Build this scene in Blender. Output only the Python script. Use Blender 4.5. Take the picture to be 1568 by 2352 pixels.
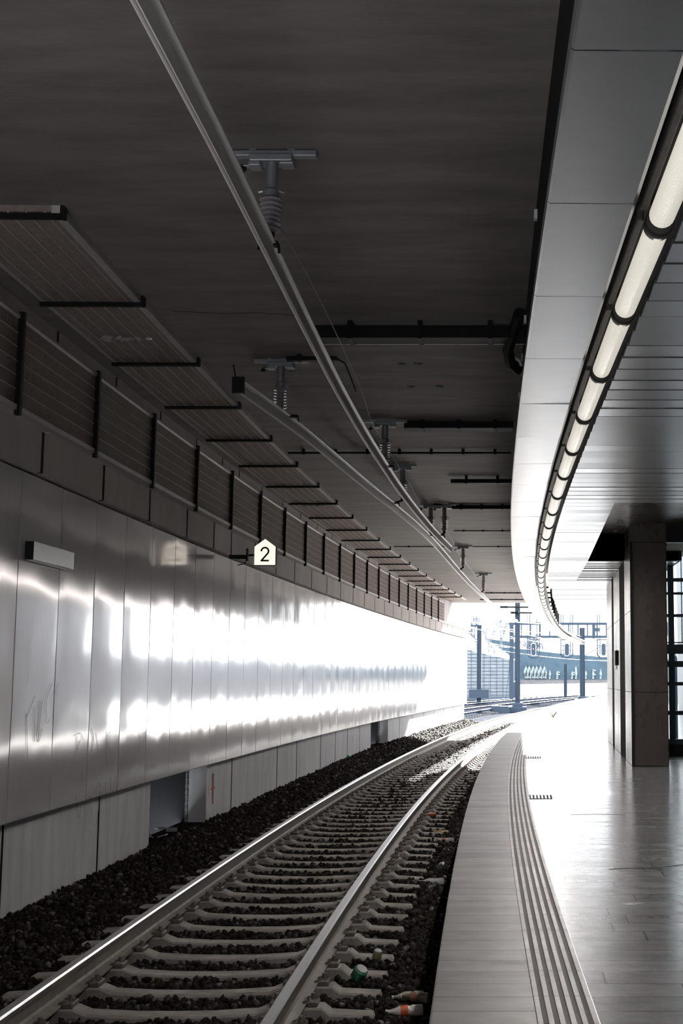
import bpy, math, random
import numpy as np
from mathutils import Vector, Matrix
R = random.Random(7)
for o in list(bpy.data.objects): bpy.data.objects.remove(o, do_unlink=True)
S = bpy.context.scene
C = S.collection

# ------------------------------------------------------------------ camera, world, sun, exposure
H0, PITCH = 1.307, math.atan((1555.75 - 1176) / 3028.2)
cd = bpy.data.cameras.new('camera'); cam = bpy.data.objects.new('camera', cd); C.objects.link(cam)
cam.location = (0, 0, H0); cam.rotation_euler = (math.pi / 2 + PITCH, 0, 0)
cd.sensor_fit = 'VERTICAL'; cd.sensor_height = 36; cd.sensor_width = 24
cd.lens = 3028.2 / 2352 * 36; cd.shift_x = -(1190 - 784) / 2352
cd.clip_start = .05; cd.clip_end = 1500
S.camera = cam
w = bpy.data.worlds.new('sky'); S.world = w; w.use_nodes = True
bg = w.node_tree.nodes['Background']; bg.inputs['Color'].default_value = (.93, .965, 1, 1); bg.inputs['Strength'].default_value = 3.5
sd = bpy.data.lights.new('sun', 'SUN'); sun = bpy.data.objects.new('sun', sd); C.objects.link(sun)
sd.energy = 55; sd.angle = math.radians(1.2); sd.color = (1, .97, .92)
sun.rotation_euler = Vector((.77, 2.24, 1.0)).to_track_quat('Z', 'Y').to_euler(); sun.location = (15, 60, 30)
S.view_settings.view_transform = 'Standard'; S.view_settings.look = 'None'
S.view_settings.exposure = 0.5; S.view_settings.gamma = 1; S.view_settings.use_curve_mapping = False
S.cycles.max_bounces = 8; S.cycles.diffuse_bounces = 5; S.cycles.glossy_bounces = 5; S.cycles.transparent_max_bounces = 12
S.cycles.sample_clamp_indirect = 3; S.cycles.blur_glossy = 0.3

# ------------------------------------------------------------------ materials
def mat(name, col, rough=.6, metal=0., noise=0., scale=3., stretch=(1, 1, 1), bump=0., bscale=40., bdist=.01, emit=None, spec=.5, rnoise=0.):
    m = bpy.data.materials.new(name); m.use_nodes = True; N = m.node_tree.nodes; L = m.node_tree.links
    p = N['Principled BSDF']; p.inputs['Base Color'].default_value = (*col, 1)
    p.inputs['Roughness'].default_value = rough; p.inputs['Metallic'].default_value = metal
    p.inputs['Specular IOR Level'].default_value = spec
    geo = N.new('ShaderNodeNewGeometry'); mp = N.new('ShaderNodeMapping'); mp.inputs['Scale'].default_value = stretch
    L.new(geo.outputs['Position'], mp.inputs['Vector'])
    if noise or rnoise:
        n = N.new('ShaderNodeTexNoise'); n.inputs['Scale'].default_value = scale; n.inputs['Detail'].default_value = 6; n.inputs['Roughness'].default_value = .65
        L.new(mp.outputs[0], n.inputs['Vector'])
    if noise:
        r = N.new('ShaderNodeValToRGB'); e = r.color_ramp.elements
        e[0].position = .28; e[1].position = .72
        e[0].color = (*[c * (1 - noise) for c in col], 1); e[1].color = (*[min(1, c * (1 + noise)) for c in col], 1)
        L.new(n.outputs[0], r.inputs[0]); L.new(r.outputs[0], p.inputs['Base Color'])
    if rnoise:
        q = N.new('ShaderNodeMapRange'); q.inputs['To Min'].default_value = max(.02, rough - rnoise); q.inputs['To Max'].default_value = rough + rnoise
        q.inputs['From Min'].default_value = .3; q.inputs['From Max'].default_value = .7
        L.new(n.outputs[0], q.inputs['Value']); L.new(q.outputs[0], p.inputs['Roughness'])
    if bump:
        b = N.new('ShaderNodeBump'); b.inputs['Strength'].default_value = bump; b.inputs['Distance'].default_value = bdist
        n2 = N.new('ShaderNodeTexNoise'); n2.inputs['Scale'].default_value = bscale; n2.inputs['Detail'].default_value = 3
        L.new(mp.outputs[0], n2.inputs['Vector']); L.new(n2.outputs[0], b.inputs['Height']); L.new(b.outputs[0], p.inputs['Normal'])
    if emit:
        p.inputs['Emission Color'].default_value = (*emit[0], 1); p.inputs['Emission Strength'].default_value = emit[1]
    return m

def tile_mat(name, col, bw, rh, rough, mortar=.004, off=.37, vary=.12, rn=.08):
    m = mat(name, col, rough, 0, rnoise=rn, scale=2.2, stretch=(.5, 2.5, 1)); N = m.node_tree.nodes; L = m.node_tree.links
    p = N['Principled BSDF']; geo = N.new('ShaderNodeNewGeometry'); br = N.new('ShaderNodeTexBrick')
    br.offset = off; br.offset_frequency = 3; br.squash = 1
    br.inputs['Scale'].default_value = 1; br.inputs['Brick Width'].default_value = bw; br.inputs['Row Height'].default_value = rh
    br.inputs['Mortar Size'].default_value = mortar; br.inputs['Mortar Smooth'].default_value = .05; br.inputs['Bias'].default_value = 0
    br.inputs['Color1'].default_value = (*[c * (1 - vary) for c in col], 1); br.inputs['Color2'].default_value = (*[c * (1 + vary) for c in col], 1)
    br.inputs['Mortar'].default_value = (.012, .011, .011, 1)
    sx = N.new('ShaderNodeSeparateXYZ'); L.new(geo.outputs['Position'], sx.inputs[0])
    def mth(op, a, b):
        q = N.new('ShaderNodeMath'); q.operation = op
        for i, v in enumerate((a, b)):
            if isinstance(v, (int, float)): q.inputs[i].default_value = v
            elif v is not None: L.new(v, q.inputs[i])
        return q.outputs[0]
    wn = N.new('ShaderNodeTexWhiteNoise'); wn.noise_dimensions = '1D'; L.new(mth('FLOOR', mth('DIVIDE', sx.outputs[1], rh), None), wn.inputs['W'])
    cx = N.new('ShaderNodeCombineXYZ'); L.new(mth('ADD', mth('ADD', sx.outputs[0], 20.0 if bw > 10 else 60.0), mth('MULTIPLY', wn.outputs['Value'], 0 if bw > 10 else bw)), cx.inputs[0]); L.new(mth('ADD', sx.outputs[1], rh * 200), cx.inputs[1])
    L.new(cx.outputs[0], br.inputs['Vector'])
    n = N.new('ShaderNodeTexNoise'); n.inputs['Scale'].default_value = 5; n.inputs['Detail'].default_value = 8; n.inputs['Roughness'].default_value = .7
    L.new(geo.outputs['Position'], n.inputs['Vector'])
    r = N.new('ShaderNodeMapRange'); r.inputs['From Min'].default_value = .3; r.inputs['From Max'].default_value = .7; r.inputs['To Min'].default_value = .72; r.inputs['To Max'].default_value = 1.15
    L.new(n.outputs[0], r.inputs['Value'])
    mx = N.new('ShaderNodeMix'); mx.data_type = 'RGBA'; mx.blend_type = 'MULTIPLY'; mx.inputs['Factor'].default_value = 1
    L.new(br.outputs['Color'], mx.inputs['A']); L.new(r.outputs[0], mx.inputs['B']); L.new(mx.outputs['Result'], p.inputs['Base Color'])
    b = N.new('ShaderNodeBump'); b.inputs['Strength'].default_value = .5; b.inputs['Distance'].default_value = .004; b.invert = True
    L.new(br.outputs['Fac'], b.inputs['Height'])
    b2 = N.new('ShaderNodeBump'); b2.inputs['Strength'].default_value = .12; b2.inputs['Distance'].default_value = .004
    n3 = N.new('ShaderNodeTexNoise'); n3.inputs['Scale'].default_value = 14; n3.inputs['Detail'].default_value = 4
    L.new(geo.outputs['Position'], n3.inputs['Vector']); L.new(n3.outputs[0], b2.inputs['Height']); L.new(b.outputs[0], b2.inputs['Normal']); L.new(b2.outputs[0], p.inputs['Normal'])
    return m

M = dict(
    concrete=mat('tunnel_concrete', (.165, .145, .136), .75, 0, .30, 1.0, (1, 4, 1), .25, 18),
    wallconc=mat('wall_concrete', (.62, .565, .535), .7, 0, .14, 1.6, (1, 1, .5), .2, 22),
    base=mat('base_concrete', (.68, .68, .69), .7, 0, .16, 1.8, (3, 3, .5), .2, 22),
    pillar=mat('pillar_concrete', (.13, .108, .094), .30, spec=.9, metal=0, noise=.14, scale=2.0, stretch=(1, 1, .6), bump=.1, bscale=14, rnoise=.08),
    black=mat('black_steel', (.010, .010, .011), .6, spec=.15),
    navy=mat('black_paint', (.012, .012, .02), .5),
    pitch=mat('matt_black_wall', (.006, .006, .007), .95, spec=.1),
    scrub=mat('hillside_scrub', (.16, .175, .19), .95, 0, .6, 2.2, spec=0),
    plate=mat('brushed_plate', (.66, .66, .67), .35, .5, .08, 8, (1, 1, 8)),
    dimsleeper=mat('toned_down_sleeper', (.09, .095, .105), .9, 0, .4, 5, spec=0),  # sleeper colour darkened so the outdoor sun does not bleach it
    dimrail=mat('toned_down_rail', (.03, .036, .05), .8, spec=0),  # rail side darkened in colour to hold back the outdoor sun
    dark=mat('dark_recess', (.02, .02, .024), .8),
    steel=mat('galvanised_steel', (.33, .34, .36), .45, .6, .2, 9),
    clip=mat('pale_clip', (.6, .6, .6), .5),
    alu=mat('aluminium_rail', (.95, .92, .90), .3, .35),
    railtop=mat('polished_railhead', (.85, .85, .87), .33, .9),
    railside=mat('worn_rail_side', (.22, .195, .175), .6, .2, .2, 12),
    sleeper=mat('sleeper_concrete', (.36, .335, .31), .8, 0, .22, 9, bump=.3, bscale=60, spec=.2),
    ballast=mat('ballast_base', (.028, .024, .022), .95, spec=0, metal=0, noise=.4, scale=30, bump=1, bscale=35, bdist=.04),
    porcelain=mat('glazed_insulator', (.45, .42, .44), .12, 0.1, .1, 6),
    absorber=mat('absorber_brown', (.24, .19, .17), .85, 0, .3, 24, (1, 1, 1), .6, 160, .004),
    frame=mat('absorber_frame', (.55, .52, .49), .45, .3, .1, 6),
    wire=mat('pale_wire', (.6, .53, .48), .5, .3),
    collar=mat('rubber_collar', (.01, .01, .01), .5),
    housing=mat('lamp_backing', (.05, .045, .04), .5, .3, .5, 20),
    tube=mat('lamp_tube', (.8, .78, .72), .15, 0, 0, emit=((1, .93, .80), .38), bump=.4, bscale=90),
    signface=mat('lit_sign_face', (.8, .75, .68), .4, emit=((1, .9, .78), .75)),
    rib=tile_mat('tactile_rib', (.40, .39, .38), 50, .47, .42, .003, 0, .14),
    gap=mat('tactile_base', (.045, .037, .032), .6, 0, .3, 20),
    edge=tile_mat('edge_slab', (.175, .166, .161), 50, .235, .42, .005, 0, .16),
    tiles=tile_mat('platform_tile', (.225, .223, .228), .86, .235, .22, .005, off=0, rn=.06),
    kerb=mat('platform_face', (.05, .047, .045), .8, 0, .3, 4),
    glass=mat('clear_glass', (.9, .97, 1), .05),
    bluesteel=mat('window_steel', (.10, .15, .18), .5, .2),
    far=mat('haze_tinted_steel', (.030, .052, .085), .7),  # bluish distance haze is put into this steel colour
    forecourt=mat('forecourt_paving', (.22, .22, .22), .8, 0, .15, 1),
    blockerwall=mat('pale_blocker_wall', (.22, .23, .25), .7, 0, .1, 1),
    farlight=mat('glare_toned_wire', (.5, .5, .5), .4, .2),  # glare on the wires put into a pale colour
    farwall=mat('haze_tinted_noise_wall', (.065, .11, .15), .85, 0, .25, .6),  # haze veil mixed into the wall colour
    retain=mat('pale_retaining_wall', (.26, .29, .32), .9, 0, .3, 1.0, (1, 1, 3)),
    retline=mat('retaining_wall_joint', (.11, .14, .18), .9),
    farballast=mat('outdoor_ballast', (.045, .048, .056), .95, 0, .7, 7, spec=0),
    bank=mat('dry_embankment', (.12, .12, .125), .95, 0, .55, 1.6, spec=0),
    bark=mat('haze_tinted_bark', (.16, .18, .215), .9),  # bark colour carries the distance haze
    graffiti=mat('graffiti_paint', (.30, .36, .38), .8),
    white=mat('white_label', (.75, .74, .74), .5),
    red=mat('red_paint', (.5, .08, .06), .5),
)
# brushed metal cladding: anisotropic-looking streak bump and soft waviness
def metal(name, col, rough, wav=.35, streak=(1, 1, 1), sc=1.0, met=1.):
    m = mat(name, col, rough, met, .05, 4, streak); N = m.node_tree.nodes; L = m.node_tree.links; p = N['Principled BSDF']
    geo = N.new('ShaderNodeNewGeometry'); mp = N.new('ShaderNodeMapping'); mp.inputs['Scale'].default_value = (sc, sc, sc * .8)
    n = N.new('ShaderNodeTexNoise'); n.inputs['Scale'].default_value = 1.6; n.inputs['Detail'].default_value = 1
    L.new(geo.outputs['Position'], mp.inputs['Vector']); L.new(mp.outputs[0], n.inputs['Vector'])
    b = N.new('ShaderNodeBump'); b.inputs['Strength'].default_value = wav; b.inputs['Distance'].default_value = .02
    if not wav: return m
    L.new(n.outputs[0], b.inputs['Height']); L.new(b.outputs[0], p.inputs['Normal'])
    return m
M['clad'] = metal('brushed_cladding', (.80, .785, .785), .11, .35, (1, 12, .4), met=.32)
M['fascia'] = metal('satin_fascia', (.62, .63, .65), .30, 0)
M['slat'] = metal('satin_slat', (.52, .525, .53), .28, 0, (1, 1, 1))
gm = M['glass'].node_tree; gl = gm.nodes.new('ShaderNodeBsdfTransparent'); gg = gm.nodes.new('ShaderNodeBsdfGlossy'); gx = gm.nodes.new('ShaderNodeMixShader')
gg.inputs['Roughness'].default_value = .02; gx.inputs[0].default_value = .08; gl.inputs[0].default_value = (.95, .98, .985, 1)
gm.links.new(gl.outputs[0], gx.inputs[1]); gm.links.new(gg.outputs[0], gx.inputs[2]); gm.links.new(gx.outputs[0], gm.nodes['Material Output'].inputs[0])
tn = M['tube'].node_tree

# ------------------------------------------------------------------ object helpers
def tag(o, label=None, cat=None, group=None, kind=None):
    if label: o['label'] = label
    if cat: o['category'] = cat
    if group: o['group'] = group
    if kind: o['kind'] = kind
    return o
def thing(name, label, cat, loc=(0, 0, 0), rz=0, group=None):
    o = bpy.data.objects.new(name, None); C.objects.link(o); o.empty_display_size = .1
    o.location = loc; o.rotation_euler = (0, 0, rz); return tag(o, label, cat, group)
class G:
    """collects geometry; build() links it as one mesh object"""
    def __init__(s): s.v = []; s.f = []; s.m = []
    def add(s, v, f, mi=0):
        b = len(s.v); s.v += [tuple(p) for p in v]; s.f += [tuple(b + i for i in q) for q in f]; s.m += [mi] * len(f); return s
    def box(s, a, b, mi=0, T=None):
        x0, y0, z0 = a; x1, y1, z1 = b
        v = [(x0, y0, z0), (x1, y0, z0), (x1, y1, z0), (x0, y1, z0), (x0, y0, z1), (x1, y0, z1), (x1, y1, z1), (x0, y1, z1)]
        if T is not None: v = [tuple(T @ Vector(p)) for p in v]
        return s.add(v, [(0, 3, 2, 1), (4, 5, 6, 7), (0, 1, 5, 4), (1, 2, 6, 5), (2, 3, 7, 6), (3, 0, 4, 7)], mi)
    def cbox(s, a, b, c=.006, mi=0):
        """box with chamfered vertical and horizontal edges"""
        (x0, y0, z0), (x1, y1, z1) = a, b
        def ring(z, i): return [(x0 + i + c, y0 + i, z), (x1 - i - c, y0 + i, z), (x1 - i, y0 + i + c, z), (x1 - i, y1 - i - c, z), (x1 - i - c, y1 - i, z), (x0 + i + c, y1 - i, z), (x0 + i, y1 - i - c, z), (x0 + i, y0 + i + c, z)]
        v = ring(z0, c * .7) + ring(z0 + c, 0) + ring(z1 - c, 0) + ring(z1, c * .7)
        f = [tuple(range(7, -1, -1)), tuple(range(24, 32))]
        for k in range(3):
            for i in range(8): j = (i + 1) % 8; f.append((k * 8 + i, k * 8 + j, k * 8 + 8 + j, k * 8 + 8 + i))
        return s.add(v, f, mi)
    def tube(s, pts, r, n=8, mi=0, cap=True):
        pts = [Vector(p) for p in pts]; rs = r if isinstance(r, (list, tuple)) else [r] * len(pts); v = []; f = []
        for i, p in enumerate(pts):
            t = (pts[min(i + 1, len(pts) - 1)] - pts[max(i - 1, 0)]).normalized()
            u = t.cross(Vector((0, 0, 1)));
            if u.length < .05: u = t.cross(Vector((0, 1, 0)))
            u.normalize(); q = t.cross(u)
            for k in range(n): a = 2 * math.pi * k / n; v.append(tuple(p + u * math.cos(a) * rs[i] + q * math.sin(a) * rs[i]))
        for i in range(len(pts) - 1):
            for k in range(n): j = (k + 1) % n; f.append((i * n + k, i * n + j, i * n + n + j, i * n + n + k))
        if cap: f.append(tuple(range(n))[::-1]); f.append(tuple((len(pts) - 1) * n + k for k in range(n)))
        return s.add(v, f, mi)
    def lathe(s, prof, c=(0, 0, 0), n=20, mi=0, T=None):
        v = []; f = []
        for r, z in prof:
            for k in range(n):
                a = 2 * math.pi * k / n; p = Vector((c[0] + r * math.cos(a), c[1] + r * math.sin(a), c[2] + z)); v.append(tuple(T @ p if T is not None else p))
        for i in range(len(prof) - 1):
            for k in range(n): j = (k + 1) % n; f.append((i * n + k, i * n + j, i * n + n + j, i * n + n + k))
        f.append(tuple(range(n))[::-1]); f.append(tuple((len(prof) - 1) * n + k for k in range(n)))
        return s.add(v, f, mi)
    def prism(s, poly, axis, a, b, mi=0):
        """2-D polygon extruded along an axis ('x','y','z')"""
        def P(u, w, t): return {'y': (u, t, w), 'x': (t, u, w), 'z': (u, w, t)}[axis]
        n = len(poly); v = [P(u, w, a) for u, w in poly] + [P(u, w, b) for u, w in poly]
        f = [tuple(range(n))[::-1], tuple(range(n, 2 * n))] + [(i, (i + 1) % n, n + (i + 1) % n, n + i) for i in range(n)]
        return s.add(v, f, mi)
    def build(s, name, mats, parent=None, smooth=False, origin=None):
        off = Vector(origin) if origin is not None else Vector((0, 0, 0))
        me = bpy.data.meshes.new(name); me.from_pydata([tuple(Vector(p) - off) for p in s.v] if origin is not None else s.v, [], s.f)
        for m in (mats if isinstance(mats, (list, tuple)) else [mats]): me.materials.append(m)
        if any(s.m): me.polygons.foreach_set('material_index', s.m)
        import bmesh
        if len(s.f) < 60000:
            bm = bmesh.new(); bm.from_mesh(me); bmesh.ops.recalc_face_normals(bm, faces=bm.faces); bm.to_mesh(me); bm.free()
        if smooth:
            me.polygons.foreach_set('use_smooth', [True] * len(me.polygons))
            try: me.set_sharp_from_angle(angle=math.radians(38))
            except Exception: pass
        me.update()
        o = bpy.data.objects.new(name, me); C.objects.link(o)
        if origin is not None and parent is None: o.location = off
        if parent is not None: o.parent = parent
        return o
def struct(name, g, m, label=None): return tag(g.build(name, m), label, None, None, 'structure')
def dup(root, loc, rz=0, label=None, group=None):
    def cp(o, par):
        c = o.copy(); C.objects.link(c)
        if par is not None: c.parent = par
        for ch in kids.get(o.name, []): cp(ch, c)
        return c
    kids = {}
    for o in [root] + list(root.children_recursive): kids[o.name] = list(o.children)
    r = cp(root, None); r.location = loc; r.rotation_euler = (0, 0, rz)
    if label: r['label'] = label
    if group: r['group'] = group
    return r
ORD = ['first', 'second', 'third', 'fourth', 'fifth', 'sixth', 'seventh', 'eighth', 'ninth', 'tenth', 'eleventh', 'twelfth', 'thirteenth', 'fourteenth',
       'fifteenth', 'sixteenth', 'seventeenth', 'eighteenth', 'nineteenth', 'twentieth']
ORD += ['twenty-' + a for a in ORD[:9]] + ['thirtieth'] + ['thirty-' + a for a in ORD[:9]] + ['fortieth'] + ['forty-' + a for a in ORD[:9]] + ['fiftieth'] + ['fifty-' + a for a in ORD[:9]]

# ------------------------------------------------------------------ the curve of the track (plan)
PC = [-1.8828310745848136, -2.1475586550135404, 0.4676874199729302, 12.20363704118074, -15.217958071945132, 6.1959602109288]
def _p(Y): t = Y / 60; return sum(c * t ** i for i, c in enumerate(PC))
def _d(Y): t = Y / 60; return sum(i * c * t ** (i - 1) for i, c in enumerate(PC) if i) / 60
X60, D60, D2 = _p(60), _d(60), _d(2)
def cl(Y):
    if Y > 60: return X60 + D60 * (Y - 60) + .0011 * (Y - 60) ** 2
    if Y < 2: return _p(2) + D2 * (Y - 2)
    return _p(Y)
def dcl(Y):
    if Y > 60: return D60 + .0022 * (Y - 60)
    if Y < 2: return D2
    return _d(Y)
def pt(Y, off, z=0):
    d = dcl(Y); n = math.hypot(1, d); return Vector((cl(Y) + off / n, Y - off * d / n, z))
def rz(Y): return -math.atan(dcl(Y))
def par(Y, off):       # curve parameter whose offset point has this Y
    y = Y
    for _ in range(5): y = Y + off * dcl(y) / math.hypot(1, dcl(y))
    return y
def frange(a, b, st):
    n = max(1, int(round((b - a) / st))); return [a + (b - a) * i / n for i in range(n + 1)]
def sweep(g, prof, Ys, shift=None, mis=None, caps=True):
    """closed (offset, z) profile carried along the track curve"""
    n = len(prof); v = []; f = []; mi = []
    for Y in Ys:
        s = shift(Y) if shift else 0
        for o, z in prof: v.append(tuple(pt(Y, o + s, z)))
    for i in range(len(Ys) - 1):
        for k in range(n): j = (k + 1) % n; f.append((i * n + k, i * n + j, i * n + n + j, i * n + n + k)); mi.append(mis[k] if mis else 0)
    if caps: f.append(tuple(range(n))[::-1]); f.append(tuple((len(Ys) - 1) * n + k for k in range(n))); mi += [0, 0]
    b = len(g.v); g.v += v; g.f += [tuple(b + i for i in q) for q in f]; g.m += mi; return g
def rect(o0, o1, z0, z1): return [(o0, z0), (o1, z0), (o1, z1), (o0, z1)]

# ------------------------------------------------------------------ setting: left wall, ceiling, platform, ground
g = G()
niches = [(16.1, 19.0), (36.2, 39.5)]
joints = [2.5, 5.6, 8.7, 11.4, 14.1, 16.1, 19.0, 20.6, 24.2, 26.1, 28.8, 30.7, 32.4, 34.3, 36.2, 39.5, 42.0, 45, 48, 51, 54, 57, 60.7]
for a, b in zip(joints[:-1], joints[1:]):
    if (a, b) in niches: continue
    e0 = 0 if any(abs(a - n[1]) < .01 for n in niches) else .018
    e1 = 0 if any(abs(b - n[0]) < .01 for n in niches) else .018
    sweep(g, rect(-2.15, -2.45, -1.3, 3.09), frange(par(a, -2.15) + e0, par(b, -2.15) - e1, 1.0))
struct('wall_left', g, M['base'])
g = G()
for a in joints[1:-1]:
    if a in (16.1, 19.0, 36.2, 39.5): continue
    y = par(a, -2.15); sweep(g, rect(-2.147, -2.2, -1.2, 3.05), [y - .02, y + .02])
struct('wall_left_joints', g, M['pitch'])
g = G(); sweep(g, rect(-2.4, -3.0, -1.3, 4.9), [-11, 2] + frange(3, par(16.1, -2.15), 1)); sweep(g, rect(-2.4, -3.0, -1.3, 4.9), frange(par(19.0, -2.15), par(36.2, -2.15), 1)); sweep(g, rect(-2.4, -3.0, -1.3, 4.9), frange(par(39.5, -2.15), par(60.66, -2.15), 1))
sweep(g, rect(-3.0, -3.2, -1.3, 4.9), frange(15, 41, 1))
for a, b in niches: sweep(g, rect(-2.2, -3.0, .12, 4.9), frange(par(a, -2.15), par(b, -2.15), 1))
sweep(g, rect(-2.15, -2.4, -1.3, 3.09), [-11, 2, 2.4])
struct('wall_backing', g, M['dark'])
g = G()
bj = [2.2, 4.1, 5.9, 7.8, 9.6, 11.4, 13.2, 14.95, 16.7, 18.2, 19.3, 21.0, 22.75, 24.5] + frange(26.3, 60.7, 1.85)
for a, b in zip(bj[:-1], bj[1:]):
    ys = frange(par(a, -1.85) + .02, par(b, -1.85) - .02, .95)
    sweep(g, [(-1.96, 3.08), (-2.42, 3.08), (-2.42, 4.37), (-1.87, 4.37), (-1.87, 3.44), (-1.96, 3.44)], ys)
struct('wall_left_upper', g, M['wallconc'])
g = G()
for a in bj[1:-1]: y = par(a, -1.9); sweep(g, rect(-1.957, -2.0, 3.08, 3.44), [y - .028, y + .028]); sweep(g, rect(-1.867, -2.0, 4.2, 4.35), [y - .02, y + .02])
struct('wall_left_upper_joints', g, M['pitch'])
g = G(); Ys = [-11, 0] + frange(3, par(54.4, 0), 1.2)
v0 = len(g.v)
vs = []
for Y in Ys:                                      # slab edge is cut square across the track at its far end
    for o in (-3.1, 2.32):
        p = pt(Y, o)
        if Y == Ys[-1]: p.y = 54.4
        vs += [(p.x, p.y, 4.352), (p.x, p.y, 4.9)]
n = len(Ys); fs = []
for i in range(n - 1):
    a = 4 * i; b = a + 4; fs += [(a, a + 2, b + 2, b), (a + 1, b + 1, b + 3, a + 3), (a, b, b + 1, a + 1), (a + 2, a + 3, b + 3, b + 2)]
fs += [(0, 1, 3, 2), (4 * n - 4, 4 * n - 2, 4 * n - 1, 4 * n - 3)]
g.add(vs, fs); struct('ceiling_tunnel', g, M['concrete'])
g = G(); g.box((pt(0, 2.33).x, -11, 4.3), (6.2, 22.4, 4.9)); struct('ceiling_slab', g, M['dark'])
g = G(); sweep(g, rect(2.33, 4.4, 4.3, 4.9), frange(22.6, 38.4, 1)); struct('ceiling_slab_edge', g, M['dark'])
g = G(); g.box((-7, -11.3, -1.3), (6.5, -11, 4.9)); struct('wall_back', g, M['pillar'])
g = G(); g.box((6.0, -11, 0), (6.3, 22.4, 4.3)); struct('wall_right', g, M['pillar'])
g = G(); g.box((9, 50, -.1), (9.3, 96, 2.4)); g.box((6, 22.5, -.1), (6.3, 50, 6.6)); g.box((6.3, 49.7, -.1), (9, 50, 6.6)); struct('wall_added_blocker', g, M['blockerwall'])  # added walls, raised to block sun and shape the cladding reflections

# platform
g = G(); Ys = [-11, 0] + frange(3, 96, 1.0)
for i in range(len(Ys) - 1):
    a, b = pt(Ys[i], 2.37), pt(Ys[i + 1], 2.37); c, d = 9 + max(0, (Ys[i] - 60) * .25), 9 + max(0, (Ys[i + 1] - 60) * .25)
    g.add([(a.x, a.y, 0), (c, a.y, 0), (d, b.y, 0), (b.x, b.y, 0)], [(0, 1, 2, 3)])
struct('floor_platform', g, M['tiles'])
g = G(); sweep(g, [(1.725, 0), (1.718, -.006), (1.718, -.06), (1.80, -.06), (1.80, -.1), (2.13, -.1), (2.13, 0)], Ys); struct('floor_platform_edge', g, M['edge'])
g = G(); sweep(g, rect(1.84, 2.3, -1.3, -.06), Ys); struct('wall_platform', g, M['kerb'])
tac = G(); sweep(tac, rect(2.13, 2.37, -.1, -.003), frange(3, 39.5, .8) )
tac = tac.build('tactile_strip', M['gap']); tag(tac, 'ribbed tactile guidance strip curving along the platform edge', 'tactile paving')
g = G()
for k in range(6):
    o = 2.131 + k * .0426; sweep(g, [(o, -.003), (o + .024, -.003), (o + .022, .004), (o + .002, .004)], frange(3, 39.5, .6))
g.build('ribs', M['rib'], tac)
g = G(); sweep(g, rect(2.13, 2.37, -.1, 0), frange(39.5, 96, .8)); sweep(g, rect(2.13, 2.37, -.1, 0), [-11, 0, 3]); struct('floor_platform_strip', g, M['edge'])
for i, Y in enumerate((14.77, 21.98)):
    t = thing('tactile_marker', 'comb shaped tactile marker beside the ribbed strip, ' + ['nearer', 'farther'][i] + ' of two', 'tactile paving', (.245, Y, 0), 0, 'comb markers beside the tactile strip')
    g = G(); g.box((-.125, -.24, .0005), (.125, -.19, .004)); g.build('spine', M['dark'], t)
    for k in range(7): g = G(); g.box((-.125 + k * .0385, -.19, .0005), (-.107 + k * .0385, .24, .004)); g.build('tooth', M['dark'], t)
g = G()
for P in ([(.62, 9.28), (.78, 9.34), (.95, 9.32), (1.02, 9.4), (1.15, 9.5), (1.4, 9.56), (1.9, 9.6)], [(.95, 9.32), (.98, 9.22), (.97, 9.12)], [(.5, 12.9), (.8, 12.95), (1.0, 12.9)]):
    for a, b in zip(P[:-1], P[1:]): T = Matrix.Translation((a[0], a[1], .0004)) @ Matrix.Rotation(math.atan2(b[1] - a[1], b[0] - a[0]), 4, 'Z'); L_ = math.hypot(b[0] - a[0], b[1] - a[1]); g.box((0, -.006, 0), (L_, .004, .0012), 0, T)
g.box((.0, 0, 0), (.05, .05, .0012), 0, Matrix.Translation((.94, 9.31, .0004)) @ Matrix.Rotation(.7, 4, 'Z'))
struct('floor_crack', g, M['dark'])

# ballast bed + stones
def bz(o):
    if o < -1.3: return -.80 + min(1, (-1.3 - o) / .8) * .10
    if o > 1.3: return -.80 - min(1, (o - 1.3) / .5) * .09
    return -.787
def bz2(Y, o):
    k = min(1, max(0, (Y - 22) / 12)); return bz(o) + (k * .10 if o < -1.3 else 0) * min(1, (-1.3 - o) / .8 if o < -1.3 else 0)
g = G(); Ys = frange(2, 60.5, .5); os_ = [-2.5, -2.1, -1.7, -1.3, -.8, 0, .8, 1.3, 1.6, 1.95]
n = len(os_)
g.add([(*pt(Y, o)[:2], bz2(Y, o) - .02) for Y in Ys for o in os_], [(i * n + k, i * n + k + 1, i * n + n + k + 1, i * n + n + k) for i in range(len(Ys) - 1) for k in range(n - 1)])
struct('floor_track_bed', g, M['ballast'])

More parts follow.
